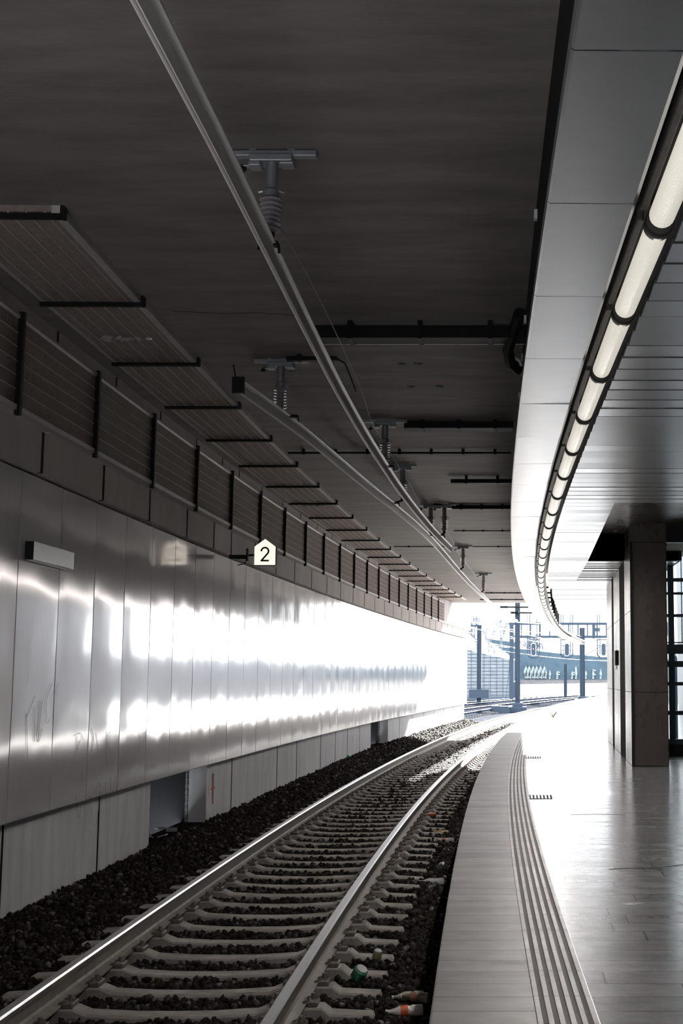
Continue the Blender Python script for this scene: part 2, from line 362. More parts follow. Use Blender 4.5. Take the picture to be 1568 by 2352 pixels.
SLP = [6.285 + .565 * k for k in range(150)]
def stones(name, label, ranges, mats, seed=3):
    rs = np.random.RandomState(seed)
    t = (1 + 5 ** .5) / 2
    iv = np.array([(-1, t, 0), (1, t, 0), (-1, -t, 0), (1, -t, 0), (0, -1, t), (0, 1, t), (0, -1, -t), (0, 1, -t), (t, 0, -1), (t, 0, 1), (-t, 0, -1), (-t, 0, 1)]); iv /= np.linalg.norm(iv[0])
    fi = np.array([(0, 11, 5), (0, 5, 1), (0, 1, 7), (0, 7, 10), (0, 10, 11), (1, 5, 9), (5, 11, 4), (11, 10, 2), (10, 7, 6), (7, 1, 8), (3, 9, 4), (3, 4, 2), (3, 2, 6), (3, 6, 8), (3, 8, 9), (4, 9, 5), (2, 4, 11), (6, 2, 10), (8, 6, 7), (9, 8, 1)])
    V = []; cnt = 0
    for (y0, y1, o0, o1, num, s0, s1) in ranges:
        for _ in range(num):
            Y = rs.uniform(y0, y1); o = rs.uniform(o0, o1); k = (Y - 6.285) / .565; fr = abs(k - round(k)) * .565
            if abs(o) < 1.24 and fr < .118: continue
            if abs(abs(o) - .753) < .10: continue
            if abs(o) > 1.24 and abs(o) < 1.32 and fr < .10: continue
            s = rs.uniform(s0, s1) * .5; z = bz2(Y, o) + rs.uniform(-.015, .02)
            if abs(o) < 1.3: z -= .012
            p = pt(Y, o)
            M3 = np.linalg.qr(rs.randn(3, 3))[0]
            q = iv * (1 + rs.uniform(-.3, .25, (12, 1))) * np.array([1.2, .9, .7]) * s
            V.append(q @ M3 + np.array([p.x, p.y, z])); cnt += 1
    V = np.concatenate(V); F = (fi[None] + 12 * np.arange(cnt)[:, None, None]).reshape(-1, 3)
    me = bpy.data.meshes.new(name); me.vertices.add(len(V)); me.vertices.foreach_set('co', V.ravel())
    me.loops.add(F.size); me.loops.foreach_set('vertex_index', F.ravel().astype(np.int32)); me.polygons.add(len(F))
    me.polygons.foreach_set('loop_start', np.arange(0, F.size, 3, dtype=np.int32)); me.polygons.foreach_set('loop_total', np.full(len(F), 3, dtype=np.int32))
    for m in mats: me.materials.append(m)
    me.polygons.foreach_set('material_index', np.repeat(rs.choice(len(mats), cnt, p=[.5, .34, .14, .02]), 20).astype(np.int32)); me.update(); me.validate()
    o = bpy.data.objects.new(name, me); C.objects.link(o); return tag(o, label, 'ballast', None, 'stuff')
SM = [mat('stone_a', (.022, .018, .016), .8, spec=.05), mat('stone_b', (.036, .030, .026), .75, spec=.05), mat('stone_c', (.062, .053, .048), .6, spec=.2), mat('stone_d', (.14, .13, .12), .45)]
stones('ballast_stones', 'dark brown crushed stone ballast around the sleepers', [
    (5.6, 12, -2.1, 1.8, 19000, .035, .065), (12, 20, -2.1, 1.8, 17000, .04, .07), (20, 34, -2.1, 1.8, 15000, .05, .08), (34, 61, -2.1, 1.6, 11000, .06, .1)], SM)

# rails
def rail(name, label, off, z=-.55, Ys=None, top=None, side=None):
    pf = [(-.075, -.172), (.075, -.172), (.075, -.162), (.02, -.14), (.0085, -.125), (.0085, -.05), (.034, -.038), (.036, -.012), (.026, 0), (-.026, 0), (-.036, -.012), (-.034, -.038), (-.0085, -.05), (-.0085, -.125), (-.02, -.14), (-.075, -.162)]
    mis = [0] * 16; mis[7] = mis[8] = mis[9] = 1
    t = G(); sweep(t, [(off + a, z + b) for a, b in pf], Ys or (frange(6.5, 60, .8) + frange(61, 125, 2)), mis=mis)
    return tag(t.build(name, [side or M['railside'], top or M['railtop']]), label, 'rail')
rail('track_rail', 'steel rail on the platform side of the near track, shiny top', .7535)
rail('track_rail', 'steel rail on the wall side of the near track, shiny top', -.7535)

# sleepers
def make_sleeper(label):
    t = thing('railway_sleeper', label, 'railway sleeper')
    g = G(); xs = [-1.25, -1.24, -.98, -.93, -.60, -.52, -.25, 0, .25, .52, .60, .93, .98, 1.24, 1.25]
    zt = [-.80, -.775, -.765, -.725, -.725, -.757, -.772, -.775, -.772, -.757, -.725, -.725, -.765, -.775, -.80]
    prof = []
    for x, z in zip(xs, zt):
        hw = .088 if abs(x) < 1.24 else .075
        prof += [(x, -hw - .03, -.93), (x, -hw, z - .012), (x, -hw + .014, z), (x, hw - .014, z), (x, hw, z - .012), (x, hw + .03, -.93)]
    f = []
    for i in range(len(xs) - 1):
        for k in range(6): j = (k + 1) % 6; f.append((i * 6 + k, i * 6 + j, i * 6 + 6 + j, i * 6 + 6 + k))
    f += [tuple(range(6)), tuple(range(len(xs) * 6 - 6, len(xs) * 6))]
    g.add(prof, f); g.build('concrete_block', M['sleeper'], t)
    for sx in (-.7535, .7535):
        for s in (-1, 1):
            g = G(); g.cbox((sx + s * .115 - .035, -.07, -.728), (sx + s * .115 + .035, .07, -.69), .008)
            g.tube([(sx + s * .10, -.05, -.685), (sx + s * .06, -.05, -.70), (sx + s * .06, .05, -.70), (sx + s * .10, .05, -.685), (sx + s * .14, 0, -.68)], .009, 6)
            g.lathe([(.016, -.69), (.016, -.655), (.008, -.65)], (sx + s * .115, 0, 0), 8)
            g.build('rail_clip', M['railside'], t)
    return t
s0 = None
for k, Y in enumerate(SLP):
    if Y > 78: break
    if k < 24: lb = 'concrete sleeper of the near track, %s row up from the bottom edge of the photo' % ORD[k]; 
    elif Y < 43: lb = 'concrete sleeper of the near track in the shaded middle stretch'
    else: lb = 'small distant concrete sleeper of the near track in sunlight'
    p = pt(Y, 0, 0)
    if s0 is None: s0 = make_sleeper(lb); o = s0; o.location = p; o.rotation_euler = (0, 0, rz(Y)); o['group'] = 'sleepers of the near track'
    elif Y < 34: dup(s0, p, rz(Y), lb, 'sleepers of the near track')
    else:
        if Y < 34.6 or 'flat' not in globals():
            flat = None
        c = [x for x in s0.children if x.name.startswith('concrete_block')][0].copy(); C.objects.link(c); c.parent = None
        c.name = 'railway_sleeper'; c.location = p; c.rotation_euler = (0, 0, rz(Y)); tag(c, lb, 'railway sleeper', 'sleepers of the near track')

# metal cladding panels
seams = [10.05 + 1.06 * k for k in range(-7, 50)]
seams = [s for s in seams if s < 60.6] + [60.7]
vis = 0
for a, b in zip(seams[:-1], seams[1:]):
    ya, yb = par(a, -2.02) + .009, par(b, -2.02) - .009
    if b < 10.0: lb = 'brushed metal cladding panel nearest the camera end of the wall'
    else:
        lb = '%s brushed metal sheet of the left wall, counted from the photo\'s left edge' % ORD[vis]; vis += 1
    g = G(); bow = R.uniform(-.006, .008); tw = R.uniform(-.005, .005); ys = frange(ya, yb, (yb - ya) / 4 + 1e-6); zs = [.10, .11, .6, 1.1, 1.6, 2.1, 2.6, 3.05, 3.06]
    nz = len(zs); v = []
    for i, Y in enumerate(ys):
        u = i / (len(ys) - 1)
        for k, z in enumerate(zs):
            o = -2.02 + bow * math.sin(math.pi * u) * math.sin(math.pi * (z - .1) / 3) + tw * (u - .5) * math.sin(4 * z)
            if k in (0, nz - 1): o -= .012
            v.append(tuple(pt(Y, o, z)))
    nb = len(v); v += [tuple(pt(Y, -2.06, z)) for Y in ys for z in zs]
    f = []
    for i in range(len(ys) - 1):
        for k in range(nz - 1):
            q = (i * nz + k, i * nz + k + 1, i * nz + nz + k + 1, i * nz + nz + k); f.append(q); f.append(tuple(nb + x for x in q[::-1]))
        f.append((i * nz, nb + i * nz, nb + i * nz + nz, i * nz + nz)); f.append((i * nz + nz - 1, i * nz + 2 * nz - 1, nb + i * nz + 2 * nz - 1, nb + i * nz + nz - 1))
    for k in range(nz - 1):
        f.append((k, nb + k, nb + k + 1, k + 1)); e = (len(ys) - 1) * nz; f.append((e + k, e + k + 1, nb + e + k + 1, nb + e + k))
    g.add(v, f); o = g.build('metal_cladding', M['clad'], None, True, origin=pt((ya + yb) / 2, -2.06, .1)); tag(o, lb, 'wall panel', 'metal panels along the left wall')
g = G(); sweep(g, rect(-2.07, -2.14, .12, .18), frange(3, 59, 1)); sweep(g, rect(-2.07, -2.14, 2.95, 3.02), frange(3, 59, 1))
tag(g.build('mounting_rail', M['dark']), 'dark rails in the gap behind the metal wall panels', 'mounting rail')

# acoustic absorber strips: wall and ceiling
def crs(Y): return -.83 - .006 * (Y - 8) if Y < 38 else -1.01 + .004 * (Y - 38)
def cls(Y): return -1.63 - .0065 * (Y - 9)
bars = [4.15 + 2.05 * k for k in range(0, 24)]
nb_ = 0
for i in range(len(bars) - 1):
    a, b = par(bars[i], -1.8), par(bars[i + 1], -1.8)
    if bars[i + 1] < 8.3: continue
    t = thing('acoustic_wall_panel', '%s brown ribbed acoustic panel along the left wall, counted from the left' % ORD[nb_], 'acoustic panel', pt(a, -1.8, 3.4), 0, 'acoustic panels on the left wall')
    O = t.location.copy(); ys = frange(a, b, .7)
    g = G(); sweep(g, rect(-1.87, -1.82, 3.46, 4.17), ys); ab = g.build('absorber', M['absorber'], t, origin=O)
    g = G(); sweep(g, [(-1.87, 3.42), (-1.80, 3.42), (-1.795, 3.46), (-1.82, 3.475), (-1.87, 3.475)], ys); g.build('lower_frame', M['frame'], t, origin=O)
    g = G(); sweep(g, [(-1.87, 4.16), (-1.82, 4.16), (-1.80, 4.175), (-1.80, 4.20), (-1.87, 4.20)], ys); g.build('upper_frame', M['frame'], t, origin=O)
    g = G()
    for q in range(5): z = 3.475 + .1142 * (q + 1); sweep(g, rect(-1.821, -1.813, z - .004, z + .004), ys)
    g.build('retaining_wires', M['wire'], ab, origin=O)
    g = G(); sweep(g, rect(-1.82, -1.775, 3.38, 4.22), [a, a + .05]); g.build('strap', M['black'], t, origin=O)
    t2 = thing('acoustic_ceiling_panel', '%s brown ribbed acoustic panel along the ceiling, counted from the left' % ORD[nb_], 'acoustic panel', pt(a, -1.2, 4.3), 0, 'acoustic panels on the ceiling')
    O = t2.location.copy(); ya = par(bars[i], -1.2); yb = par(bars[i + 1], -1.2); ys = frange(ya, yb, .7)
    def strip(g, u0, u1, z0, z1, ys):
        n = 4; v = []
        for Y in ys:
            L_, R_ = cls(Y), crs(Y); o0 = L_ + (R_ - L_) * u0; o1 = L_ + (R_ - L_) * u1; v += [tuple(pt(Y, o0, z0)), tuple(pt(Y, o1, z0)), tuple(pt(Y, o1, z1)), tuple(pt(Y, o0, z1))]
        f = [(0, 3, 2, 1)]
        for j in range(len(ys) - 1):
            for k in range(4): m_ = (k + 1) % 4; f.append((j * 4 + k, j * 4 + m_, j * 4 + 4 + m_, j * 4 + 4 + k))
        f.append(tuple(len(ys) * 4 - 4 + k for k in range(4))); g.add(v, f)
    g = G(); strip(g, .04, .93, 4.31, 4.352, ys); ab = g.build('absorber', M['absorber'], t2, origin=O)
    g = G(); strip(g, .925, 1, 4.30, 4.352, ys); strip(g, 0, .045, 4.30, 4.352, ys); g.build('edge_frame', M['frame'], t2, origin=O)
    g = G()
    for q in range(6): u = .04 + .89 * (q + .6) / 6; strip(g, u - .005, u + .005, 4.302, 4.311, ys)
    g.build('retaining_wires', M['wire'], ab, origin=O)
    g = G(); strip(g, -.02, 1.01, 4.27, 4.30, [ya, ya + .05]); strip(g, 1.0, 1.03, 4.27, 4.35, [ya - .01, ya + .06]); g.build('strap', M['black'], t2, origin=O)
    if nb_ in (1, 7):
        g = G(); rt = random.Random(nb_); yc = 11.45 if nb_ == 1 else 23.0
        for q in range(26):
            T = Matrix.Translation(pt(par(yc + rt.uniform(-.06, .06), -1.3), crs(yc) - .22 - .45 * rt.random(), 4.303)) @ Matrix.Rotation(rt.uniform(0, 3), 4, 'Z') @ Matrix.Rotation(rt.uniform(-.6, .6), 4, 'X')
            g.box((-.02, -.012, -.012), (rt.uniform(.01, .035), .012, .002), 0, T)
        g.build('torn_facing', M['frame'], t2, origin=O)
    nb_ += 1

# overhead conductor rails
def pathtube(g, prof, P):
    n = len(prof); v = []; f = []
    for i, p in enumerate(P):
        a = Vector(P[max(0, i - 1)]); b = Vector(P[min(len(P) - 1, i + 1)]); t = b - a; t.z = 0; t.normalize(); u = Vector((t.y, -t.x, 0))
        for o, z in prof: v.append(tuple(Vector(p) + u * o + Vector((0, 0, z))))
    for i in range(len(P) - 1):
        for k in range(n): j = (k + 1) % n; f.append((i * n + k, i * n + j, i * n + n + j, i * n + n + k))
    f.append(tuple(range(n))[::-1]); f.append(tuple((len(P) - 1) * n + k for k in range(n))); g.add(v, f)
def catmull(pts, st=.6):
    out = []; P = [np.array(p, float) for p in pts]; P = [2 * P[0] - P[1]] + P + [2 * P[-1] - P[-2]]
    for i in range(1, len(P) - 2):
        n = max(1, int(np.linalg.norm(P[i + 1] - P[i]) / st))
        for k in range(n):
            t = k / n; a, b, c, d = P[i - 1:i + 3]
            out.append(tuple(.5 * ((2 * b) + (-a + c) * t + (2 * a - 5 * b + 4 * c - d) * t * t + (-a + 3 * b - 3 * c + d) * t ** 3)))
    out.append(tuple(P[-2])); return out
RAILPROF = [[(-.05, .10), (.05, .10), (.05, .092), (.012, .088), (.012, .086), (-.012, .086), (-.012, .088), (-.05, .092)],
            [(.012, .09), (.03, .09), (.034, .04), (.016, .006), (.016, -.004), (.006, -.004), (.006, .012), (.018, .04)],
            [(-.012, .09), (-.03, .09), (-.034, .04), (-.016, .006), (-.016, -.004), (-.006, -.004), (-.006, .012), (-.018, .04)]]
RAILPROF = [[(a * .85, b) for a, b in q] for q in RAILPROF]
K1 = [(-1.345, 3.5), (-1.364, 4.5), (-1.386, 5.64), (-1.44, 7.49), (-1.483, 8.92), (-1.535, 11.0), (-1.56, 13.1), (-1.562, 14.7), (-1.555, 16.7), (-1.515, 19.06), (-1.43, 22), (-1.294, 25.1)]
K2 = [(-2.35, 10.85), (-2.28, 11.6), (-2.22, 12.25), (-2.15, 13.1), (-2.07, 14.4), (-2.0, 15.6), (-1.90, 17.24), (-1.785, 18.95), (-1.635, 21.55), (-1.52, 24.7), (-1.42, 28.95), (-1.28, 34.15), (-1.06, 40.3), (-.79, 46.7), (-.36, 53.9), (-.05, 58)]
ZK = 3.69
for nm, K, lb in (('a', K1, 'long aluminium overhead conductor rail running from the top edge of the photo'), ('b', K2, 'second aluminium overhead conductor rail, starting left beside the ceiling panels')):
    t = thing('conductor_rail', lb, 'overhead conductor rail', (K[0][0], K[0][1], ZK)); P = catmull([(x, y, ZK) for x, y in K]); O = t.location.copy()
    g = G(); [pathtube(g, pf, P) for pf in RAILPROF]; g.build('aluminium_profile', M['alu'], t, True, origin=O)
    g = G(); g.tube([(x, y, z - .004) for x, y, z in P], .007, 8); g.build('contact_wire', M['wire'], t, origin=O)
    if nm == 'b':
        g = G(); g.box((-.05, -.02, -.02), (.05, .02, .12)); g.tube([(-.02, 0, .1), (-.04, -.03, .22)], .006, 6); g.build('end_clamp', M['black'], t)
for (x, y, l) in [(-1.5, 11.3, .3), (-1.4, 21.9, .3)]:
    pass
# thin earth wire beside the first conductor rail
P = catmull([(-1.49, 4.3, 4.19), (-1.56, 5.8, 4.2), (-1.61, 7.35, 4.25), (-1.53, 8.6, 4.2), (-1.53, 10.6, 4.18), (-1.58, 13.0, 4.18), (-1.70, 15.35, 4.24), (-1.63, 19, 4.18), (-1.64, 23, 4.22), (-1.40, 27, 4.18), (-1.42, 30.4, 4.2), (-1.2, 38.5, 4.2)])
g = G(); g.tube(P, .004, 6); tag(g.build('earth_wire', M['steel']), 'thin wire strung beside the long conductor rail', 'wire')

# insulated supports
def support(label, x, y, zc, plate=.26, big=True, kx=None):
    t = thing('insulator_support', label, 'insulated hanger', (x, y, 4.352), 0, 'insulated hangers of the conductor rails')
    g = G(); g.cbox((-plate, -.03, -.045), (plate, .03, -.012), .004); g.box((-plate * .5, -.02, -.012), (-plate * .35, .02, 0)); g.box((plate * .35, -.02, -.012), (plate * .5, .02, 0)); g.build('cross_channel', M['steel'], t)
    g = G(); g.cbox((-.125, -.06, -.085), (.125, .06, -.045), .005); g.cbox((-.13, -.05, -.11), (-.06, .05, -.085), .004); g.cbox((.05, -.05, -.10), (.13, .05, -.085), .004); g.cbox((-.20, -.02, -.105), (-.12, .02, -.095), .002); g.build('mounting_plate', M['steel'], t)
    g = G(); g.lathe([(.015, -.13), (.022, -.12), (.022, -.095), (.012, -.09)], (-.17, 0, 0), 8); g.build('wire_clamp', M['black'], t)
    g = G(); g.lathe([(.042, -.24), (.036, -.235), (.036, -.085)], n=16); g.build('stem_pipe', M['steel'], t, True)
    g = G(); g.lathe([(.036, -.29), (.046, -.285), (.046, -.25), (.036, -.24)], n=16); g.tube([(-.05, 0, -.25), (-.075, 0, -.255)], .008, 6); g.tube([(.045, 0, -.25), (.075, 0, -.26), (.075, 0, -.29)], .005, 6); g.build('pipe_clamp', M['steel'], t)
    pr = [(.03, -.50), (.03, -.49)]
    for k in range(7): z = -.49 + k * .029; r = .062 + .006 * k / 6; pr += [(.034, z), (r - .004, z + .003), (r, z + .008), (r - .004, z + .014), (.034, z + .022)]
    pr += [(.03, -.285)]
    g = G(); g.lathe(pr, n=24); g.build('ribbed_insulator', M['porcelain'], t, True)
    dx = 0 if kx is None else kx - x
    g = G(); g.lathe([(.018, -.54), (.024, -.53), (.024, -.50), (.03, -.495)], n=12); g.tube([(0, 0, -.535), (dx * .5, 0, -.55), (dx, 0, -.565)], .014, 8)
    g.cbox((dx - .055, -.03, -.58), (dx + .055, .03, -.555), .004); g.tube([(dx + .055, 0, -.57), (dx + .06, 0, -.62)], .008, 6); g.tube([(dx - .055, 0, -.57), (dx - .06, 0, -.60)], .008, 6); g.build('rail_clamp', M['black'], t)
    return t
support('largest ribbed insulated hanger, at upper centre beside the long conductor rail', -1.43, 7.35, 4.35, kx=-1.437)
support('insulated hanger above the start of the second conductor rail', -2.28, 12.4, 4.35, kx=-2.16)
support('insulated hanger of the long conductor rail at the left end of a dark beam', -1.58, 15.4, 4.35, kx=-1.53)
support('insulated hanger standing behind, where the second conductor rail passes under the first', -1.66, 18.7, 4.35, .2, kx=-1.76)
support('left one of the paired insulated hangers at a dark beam', -1.54, 23.0, 4.35, .2, kx=-1.53)
support('right one of the paired insulated hangers at a dark beam', -1.30, 23.0, 4.35, .2, kx=-1.35)
support('insulated hanger just past the end of the long conductor rail', -1.28, 30.4, 4.35, .22, kx=-1.36)
support('farthest insulated hanger before the tunnel mouth', -1.02, 38.5, 4.35, .25, kx=-1.09)

# ceiling beams, conduits, holes
def beam(name, label, cat, x0, x1, y, z0, z1, dy, brk=3, m='black'):
    t = thing(name, label, cat, (x0, y, 4.352))
    g = G(); g.cbox((0, -dy / 2, z0 - 4.352), (x1 - x0, dy / 2, z1 - 4.352), .004); g.build('bar', M[m], t)
    for k in range(brk):
        u = (x1 - x0) * (k + .5) / brk; g = G(); g.cbox((u - .02, -dy / 2 - .008, z0 - 4.36), (u + .02, dy / 2 + .008, 0), .003); g.build('bracket', M[m], t)
    return t
beam('ceiling_beam', 'wide black ceiling beam with a highlight painted along its lower edge, right of the long conductor rail', 'beam', -1.75, .06, 11.15, 4.20, 4.31, .22)
g = G(); g.box((.0, .111, 4.196 - 4.352), (1.81, .118, 4.204 - 4.352)); g.build('edge_highlight', M['clip'], bpy.data.objects['ceiling_beam'])  # pale strip painting a highlight along the beam's lower edge
beam('ceiling_beam', 'black ceiling beam reaching right from the hanger at mid height', 'beam', -1.36, -.06, 15.55, 4.25, 4.33, .24)
beam('ceiling_beam', 'short black ceiling beam with a free left end', 'beam', -1.03, -.08, 19.9, 4.24, 4.30, .14, 2)
beam('ceiling_beam', 'black ceiling beam ending at the paired hangers', 'beam', -1.2, -.10, 23.2, 4.26, 4.33, .18)
beam('ceiling_bar', 'black ceiling bar ending beside the second conductor rail hanger', 'bar', -2.2, -1.72, 12.25, 4.29, 4.33, .06, 2)
g = G(); g.tube([(-1.72, 12.25, 4.31), (-1.66, 12.35, 4.29), (-1.63, 12.6, 4.2), (-1.62, 12.9, 4.14)], .007, 6); tag(g.build('hanging_lead', M['black']), 'short black lead curling down from the ceiling bar end', 'cable')
beam('conduit', 'thin black conduit crossing the ceiling behind the third hanger', 'conduit', -3.1, -.1, 17.5, 4.29, 4.315, .03, 7)
beam('conduit', 'thin conduit crossing the ceiling behind the paired hangers', 'conduit', -1.34, -.13, 27.25, 4.32, 4.34, .03, 3)
beam('conduit', 'thin conduit across the ceiling at the conductor rail end', 'conduit', -2.9, -.12, 30.6, 4.32, 4.34, .03, 4)
beam('conduit', 'farther of the thin ceiling conduits near the tunnel mouth', 'conduit', -1.5, .2, 51.5, 4.30, 4.34, .04, 3)
beam('conduit', 'nearer of the thin ceiling conduits near the tunnel mouth', 'conduit', -1.2, .2, 47.4, 4.30, 4.34, .04, 3)
for (x, y, lb) in ((-1.14, 12.62, 'left hole of the nearer pair'), (-.98, 12.62, 'right hole of the nearer pair'), (-1.13, 13.64, 'left hole of the farther pair'), (-.83, 13.62, 'right hole of the farther pair')):
    g = G(); g.lathe([(.042, -.004), (.044, 0)], n=20); o = g.build('ceiling_socket', M['dark']); o.location = (x, y, 4.353); tag(o, 'round dark socket in the concrete ceiling, ' + lb, 'socket', 'round sockets in the ceiling')
g = G(); g.tube([(-2.9, 10.75, 4.352), (-2.5, 10.82, 4.352), (-2.2, 10.8, 4.352), (-1.8, 10.9, 4.352)], .004, 4); struct('ceiling_crack', g, M['dark'])
# dark void wall above the fascia, with small pale clips
g = G(); sweep(g, rect(2.26, 2.32, 3.19, 4.352), frange(0, 54, 1)); struct('wall_void', g, M['black'])
for k, Y in enumerate([4.2, 8.1, 10.6, 11.9, 13.6, 16.2, 17.6]):
    o = G().cbox((-.015, -.03, -.03), (.012, .03, .03), .003).build('wall_clip', M['clip']); p = pt(Y, 2.255, 4.25); o.location = p; o.rotation_euler = (0, 0, rz(Y))
    tag(o, 'small pale clip at the right edge of the tunnel ceiling, %s from the top' % ORD[k], 'clip', 'pale clips along the ceiling edge')
# corner cable bracket
t = thing('cable_bracket', 'dark bracket with looped cable at the ceiling edge above the fascia', 'bracket', pt(11.6, 2.22, 4.2))
g = G(); g.tube([(0, -1.0, .1), (-.05, -.6, .05), (-.1, -.25, -.02), (-.08, 0, -.08), (0, .1, -.12)], .05, 8); g.build('cable', M['black'], t, True)
g = G(); g.tube([(-.1, -.1, 0), (0, 0, -.06), (.02, .02, -.1)], .012, 6); g.tube([(-.03, .1, -.1), (.03, .12, -.14), (.03, .2, -.16)], .012, 6); g.build('clamp', M['clip'], t)

# ------------------------------------------------------------------ fascia, lamps, slatted soffit
fs_ = [3.71 - 1.27 + 1.27 * k for k in range(0, 58)]
for k in range(len(fs_) - 1):
    a, b = par(fs_[k], 2.35) + .004, par(fs_[k + 1], 2.35) - .004
    if fs_[k] > 74: break
    g = G(); sg = R.uniform(-.004, .004)
    ys = frange(a, b, .65)
    sweep(g, [(2.165, 3.22), (2.165, 3.158), (2.175, 3.15), (2.50, 3.15 + sg), (2.515, 3.158), (2.515, 3.19), (2.505, 3.19), (2.50, 3.17), (2.18, 3.17), (2.175, 3.22)], ys)
    lb = '%s satin metal fascia panel over the platform edge, counted from the top of the photo' % ORD[k] if k < 36 else 'distant satin metal fascia panel beyond the slatted ceiling'
    tag(g.build('metal_fascia', M['fascia'], None, origin=pt((a + b) / 2, 2.34, 3.15)), lb, 'fascia panel', 'fascia panels over the platform edge')
g = G(); sweep(g, rect(2.52, 2.72, 3.24, 3.30), frange(0, 74, 1)); sweep(g, rect(2.35, 2.40, 3.19, 3.3), frange(0, 74, 1)); tag(g.build('lamp_trough', M['housing']), 'dark trough running above the row of tube lamps', 'lamp trough')
ls = [5.15 - 1.325 + 1.322 * k for k in range(0, 46)]
def make_lamp():
    t = thing('tube_lamp', 'x', 'lamp')
    L_ = 1.24; T = Matrix.Rotation(-math.pi / 2, 4, 'X')   # local z -> +y
    g = G(); g.lathe([(.050, .05), (.052, .06), (.052, L_ - .01), (.050, L_)], n=20, T=T); g.build('diffuser_tube', M['tube'], t, True)
    g = G(); g.lathe([(.057, -.03), (.060, -.025), (.060, .045), (.057, .05)], n=20, T=T); g.build('end_collar', M['collar'], t, True)
    g = G(); g.cbox((-.088, .02, .02), (-.058, L_, .09), .006); g.build('side_reflector', M['housing'], t)
    g = G(); g.cbox((-.03, .0, .05), (.03, .03, .12), .004); g.build('hanger', M['collar'], t)
    ld = bpy.data.lights.new('lamp_light', 'AREA'); ld.shape = 'RECTANGLE'; ld.size = .04; ld.size_y = 1.1; ld.energy = 8.5; ld.color = (1, .93, .89)
    lo = bpy.data.objects.new('lamp_light', ld); C.objects.link(lo); lo.parent = t; lo.location = (0, .62, -.055)
    return t
lamp0 = make_lamp(); used = False
for k, y in enumerate(ls):
    Y = par(y, 2.62)
    if y > 62: break
    lb = '%s glowing tube lamp in the curved row over the platform, counted from the top' % ORD[k] if k < 30 else 'tiny distant tube lamp in the curved row past the slatted ceiling'
    if not used: lamp0.location = pt(Y, 2.625, 3.13); lamp0.rotation_euler = (0, 0, rz(Y)); lamp0['label'] = lb; lamp0['group'] = 'tube lamps over the platform'; used = True
    else: dup(lamp0, pt(Y, 2.625, 3.13), rz(Y), lb, 'tube lamps over the platform')
# black hangers holding the lamp line past the soffit edge
for k in range(9):
    y = 28.8 + 1.9 * k; Y = par(y, 2.8); p = pt(Y, 2.82, 0)
    g = G(); g.box((-.02, -.03, 3.06), (.02, .03, 3.42)); g.box((-.25, -.02, 3.24), (.02, .02, 3.28)); o = g.build('fascia_hanger', M['black']); o.location = p; o.rotation_euler = (0, 0, rz(Y))
    tag(o, 'black hanger between slatted ceiling and lamp row, %s from the near end' % ORD[k], 'hanger', 'black hangers behind the lamp row')

# slatted soffit
g = G(); y = -10.9
while y < 38.9:
    y1 = y + .286; ym = y + .146
    s = 2.75 if ym < 26 else 2.75 + .28 * ((ym - 26) / 13) ** 1.3
    xl = pt(par(ym, s), s).x
    xr = 5.99 if ym < 14.2 else (1.05 + .012 * (ym - 14.2) if ym < 21.4 else 2.62)
    if not (22.1 < ym < 22.1): 
        ti = R.uniform(-.004, .004); z = 3.2
        g.add([(xl, y, z - ti), (xr, y, z - ti), (xr, y1, z + ti), (xl, y1, z + ti), (xl, y, z + .02), (xr, y, z + .02), (xr, y1, z + .02), (xl, y1, z + .02)],
              [(0, 1, 2, 3), (4, 7, 6, 5), (0, 4, 5, 1), (1, 5, 6, 2), (2, 6, 7, 3), (3, 7, 4, 0)])
    y += .3
struct('ceiling_platform', g, M['slat'])
g = G(); g.box((1.0, -11, 3.23), (6, 14.2, 3.5)); g.box((.45, -11, 3.23), (1.0, 14.2, 3.3)); sweep(g, rect(2.8, 3.12, 3.23, 3.6), frange(14.2, 21.4, .9)); g.box((1.14, 21.4, 3.2), (2.66, 26, 4.3)); sweep(g, rect(3.06, 4.3, 3.23, 3.6), frange(par(26, 3.3), par(38.6, 3.3), .9)); struct('ceiling_platform_backing', g, M['dark'])
g = G(); g.box((1.0, 14.2, 3.62), (3.0, 21.5, 3.7)); struct('ceiling_recess', g, M['pillar'])

# pillars
def pillar(label, x0, y0, x1, y1, top):
    t = thing('concrete_pillar', label, 'pillar', (x0, y0, 0), 0, 'concrete pillars on the platform')
    w_, d_ = x1 - x0, y1 - y0; g = G(); g.cbox((0, 0, 0), (w_, d_, top), .012); g.build('shaft', M['pillar'], t)
    g = G(); g.box((-.002, -.004, 1.085), (w_ + .002, -.001, 1.093)); g.box((-.004, 0, 1.085), (-.001, d_, 1.093)); g.box((-.004, 0, 2.3), (-.001, d_, 2.306)); g.build('formwork_joint', M['dark'], t)
    return t
pa = pillar('nearest and widest concrete pillar on the platform, dark face towards the camera', 1.685, 19.85, 2.235, 21.4, 3.34)
g = G(); g.box((-.003, -.03, .0), (.035, -.001, 3.34)); g.build('edge_recess_strip', M['navy'], pa)  # dark strip standing in for a recess along this edge
g = G(); g.box((0, 0, 0), (.55, 1.55, .28)); o = g.build('upper_shaft', M['pillar'], pa); o.location = (0, 0.02, 3.341)
pb = pillar('second concrete pillar from the camera, small dark box on its track side', 1.755, 22.92, 2.28, 24.98, 3.2)
g = G(); g.cbox((-.05, .55, 1.52), (-.005, .85, 1.78), .006); g.build('wall_box', M['black'], pb)
g = G(); g.cbox((-.012, .95, 1.45), (-.004, 1.9, 1.8), .003); g.build('notice_board', M['white'], pb)
pc = pillar('third concrete pillar from the camera', 1.81, 25.62, 2.34, 27.8, 3.2)
for q in (pa, pb, pc): q.rotation_euler = (0, 0, -.022)
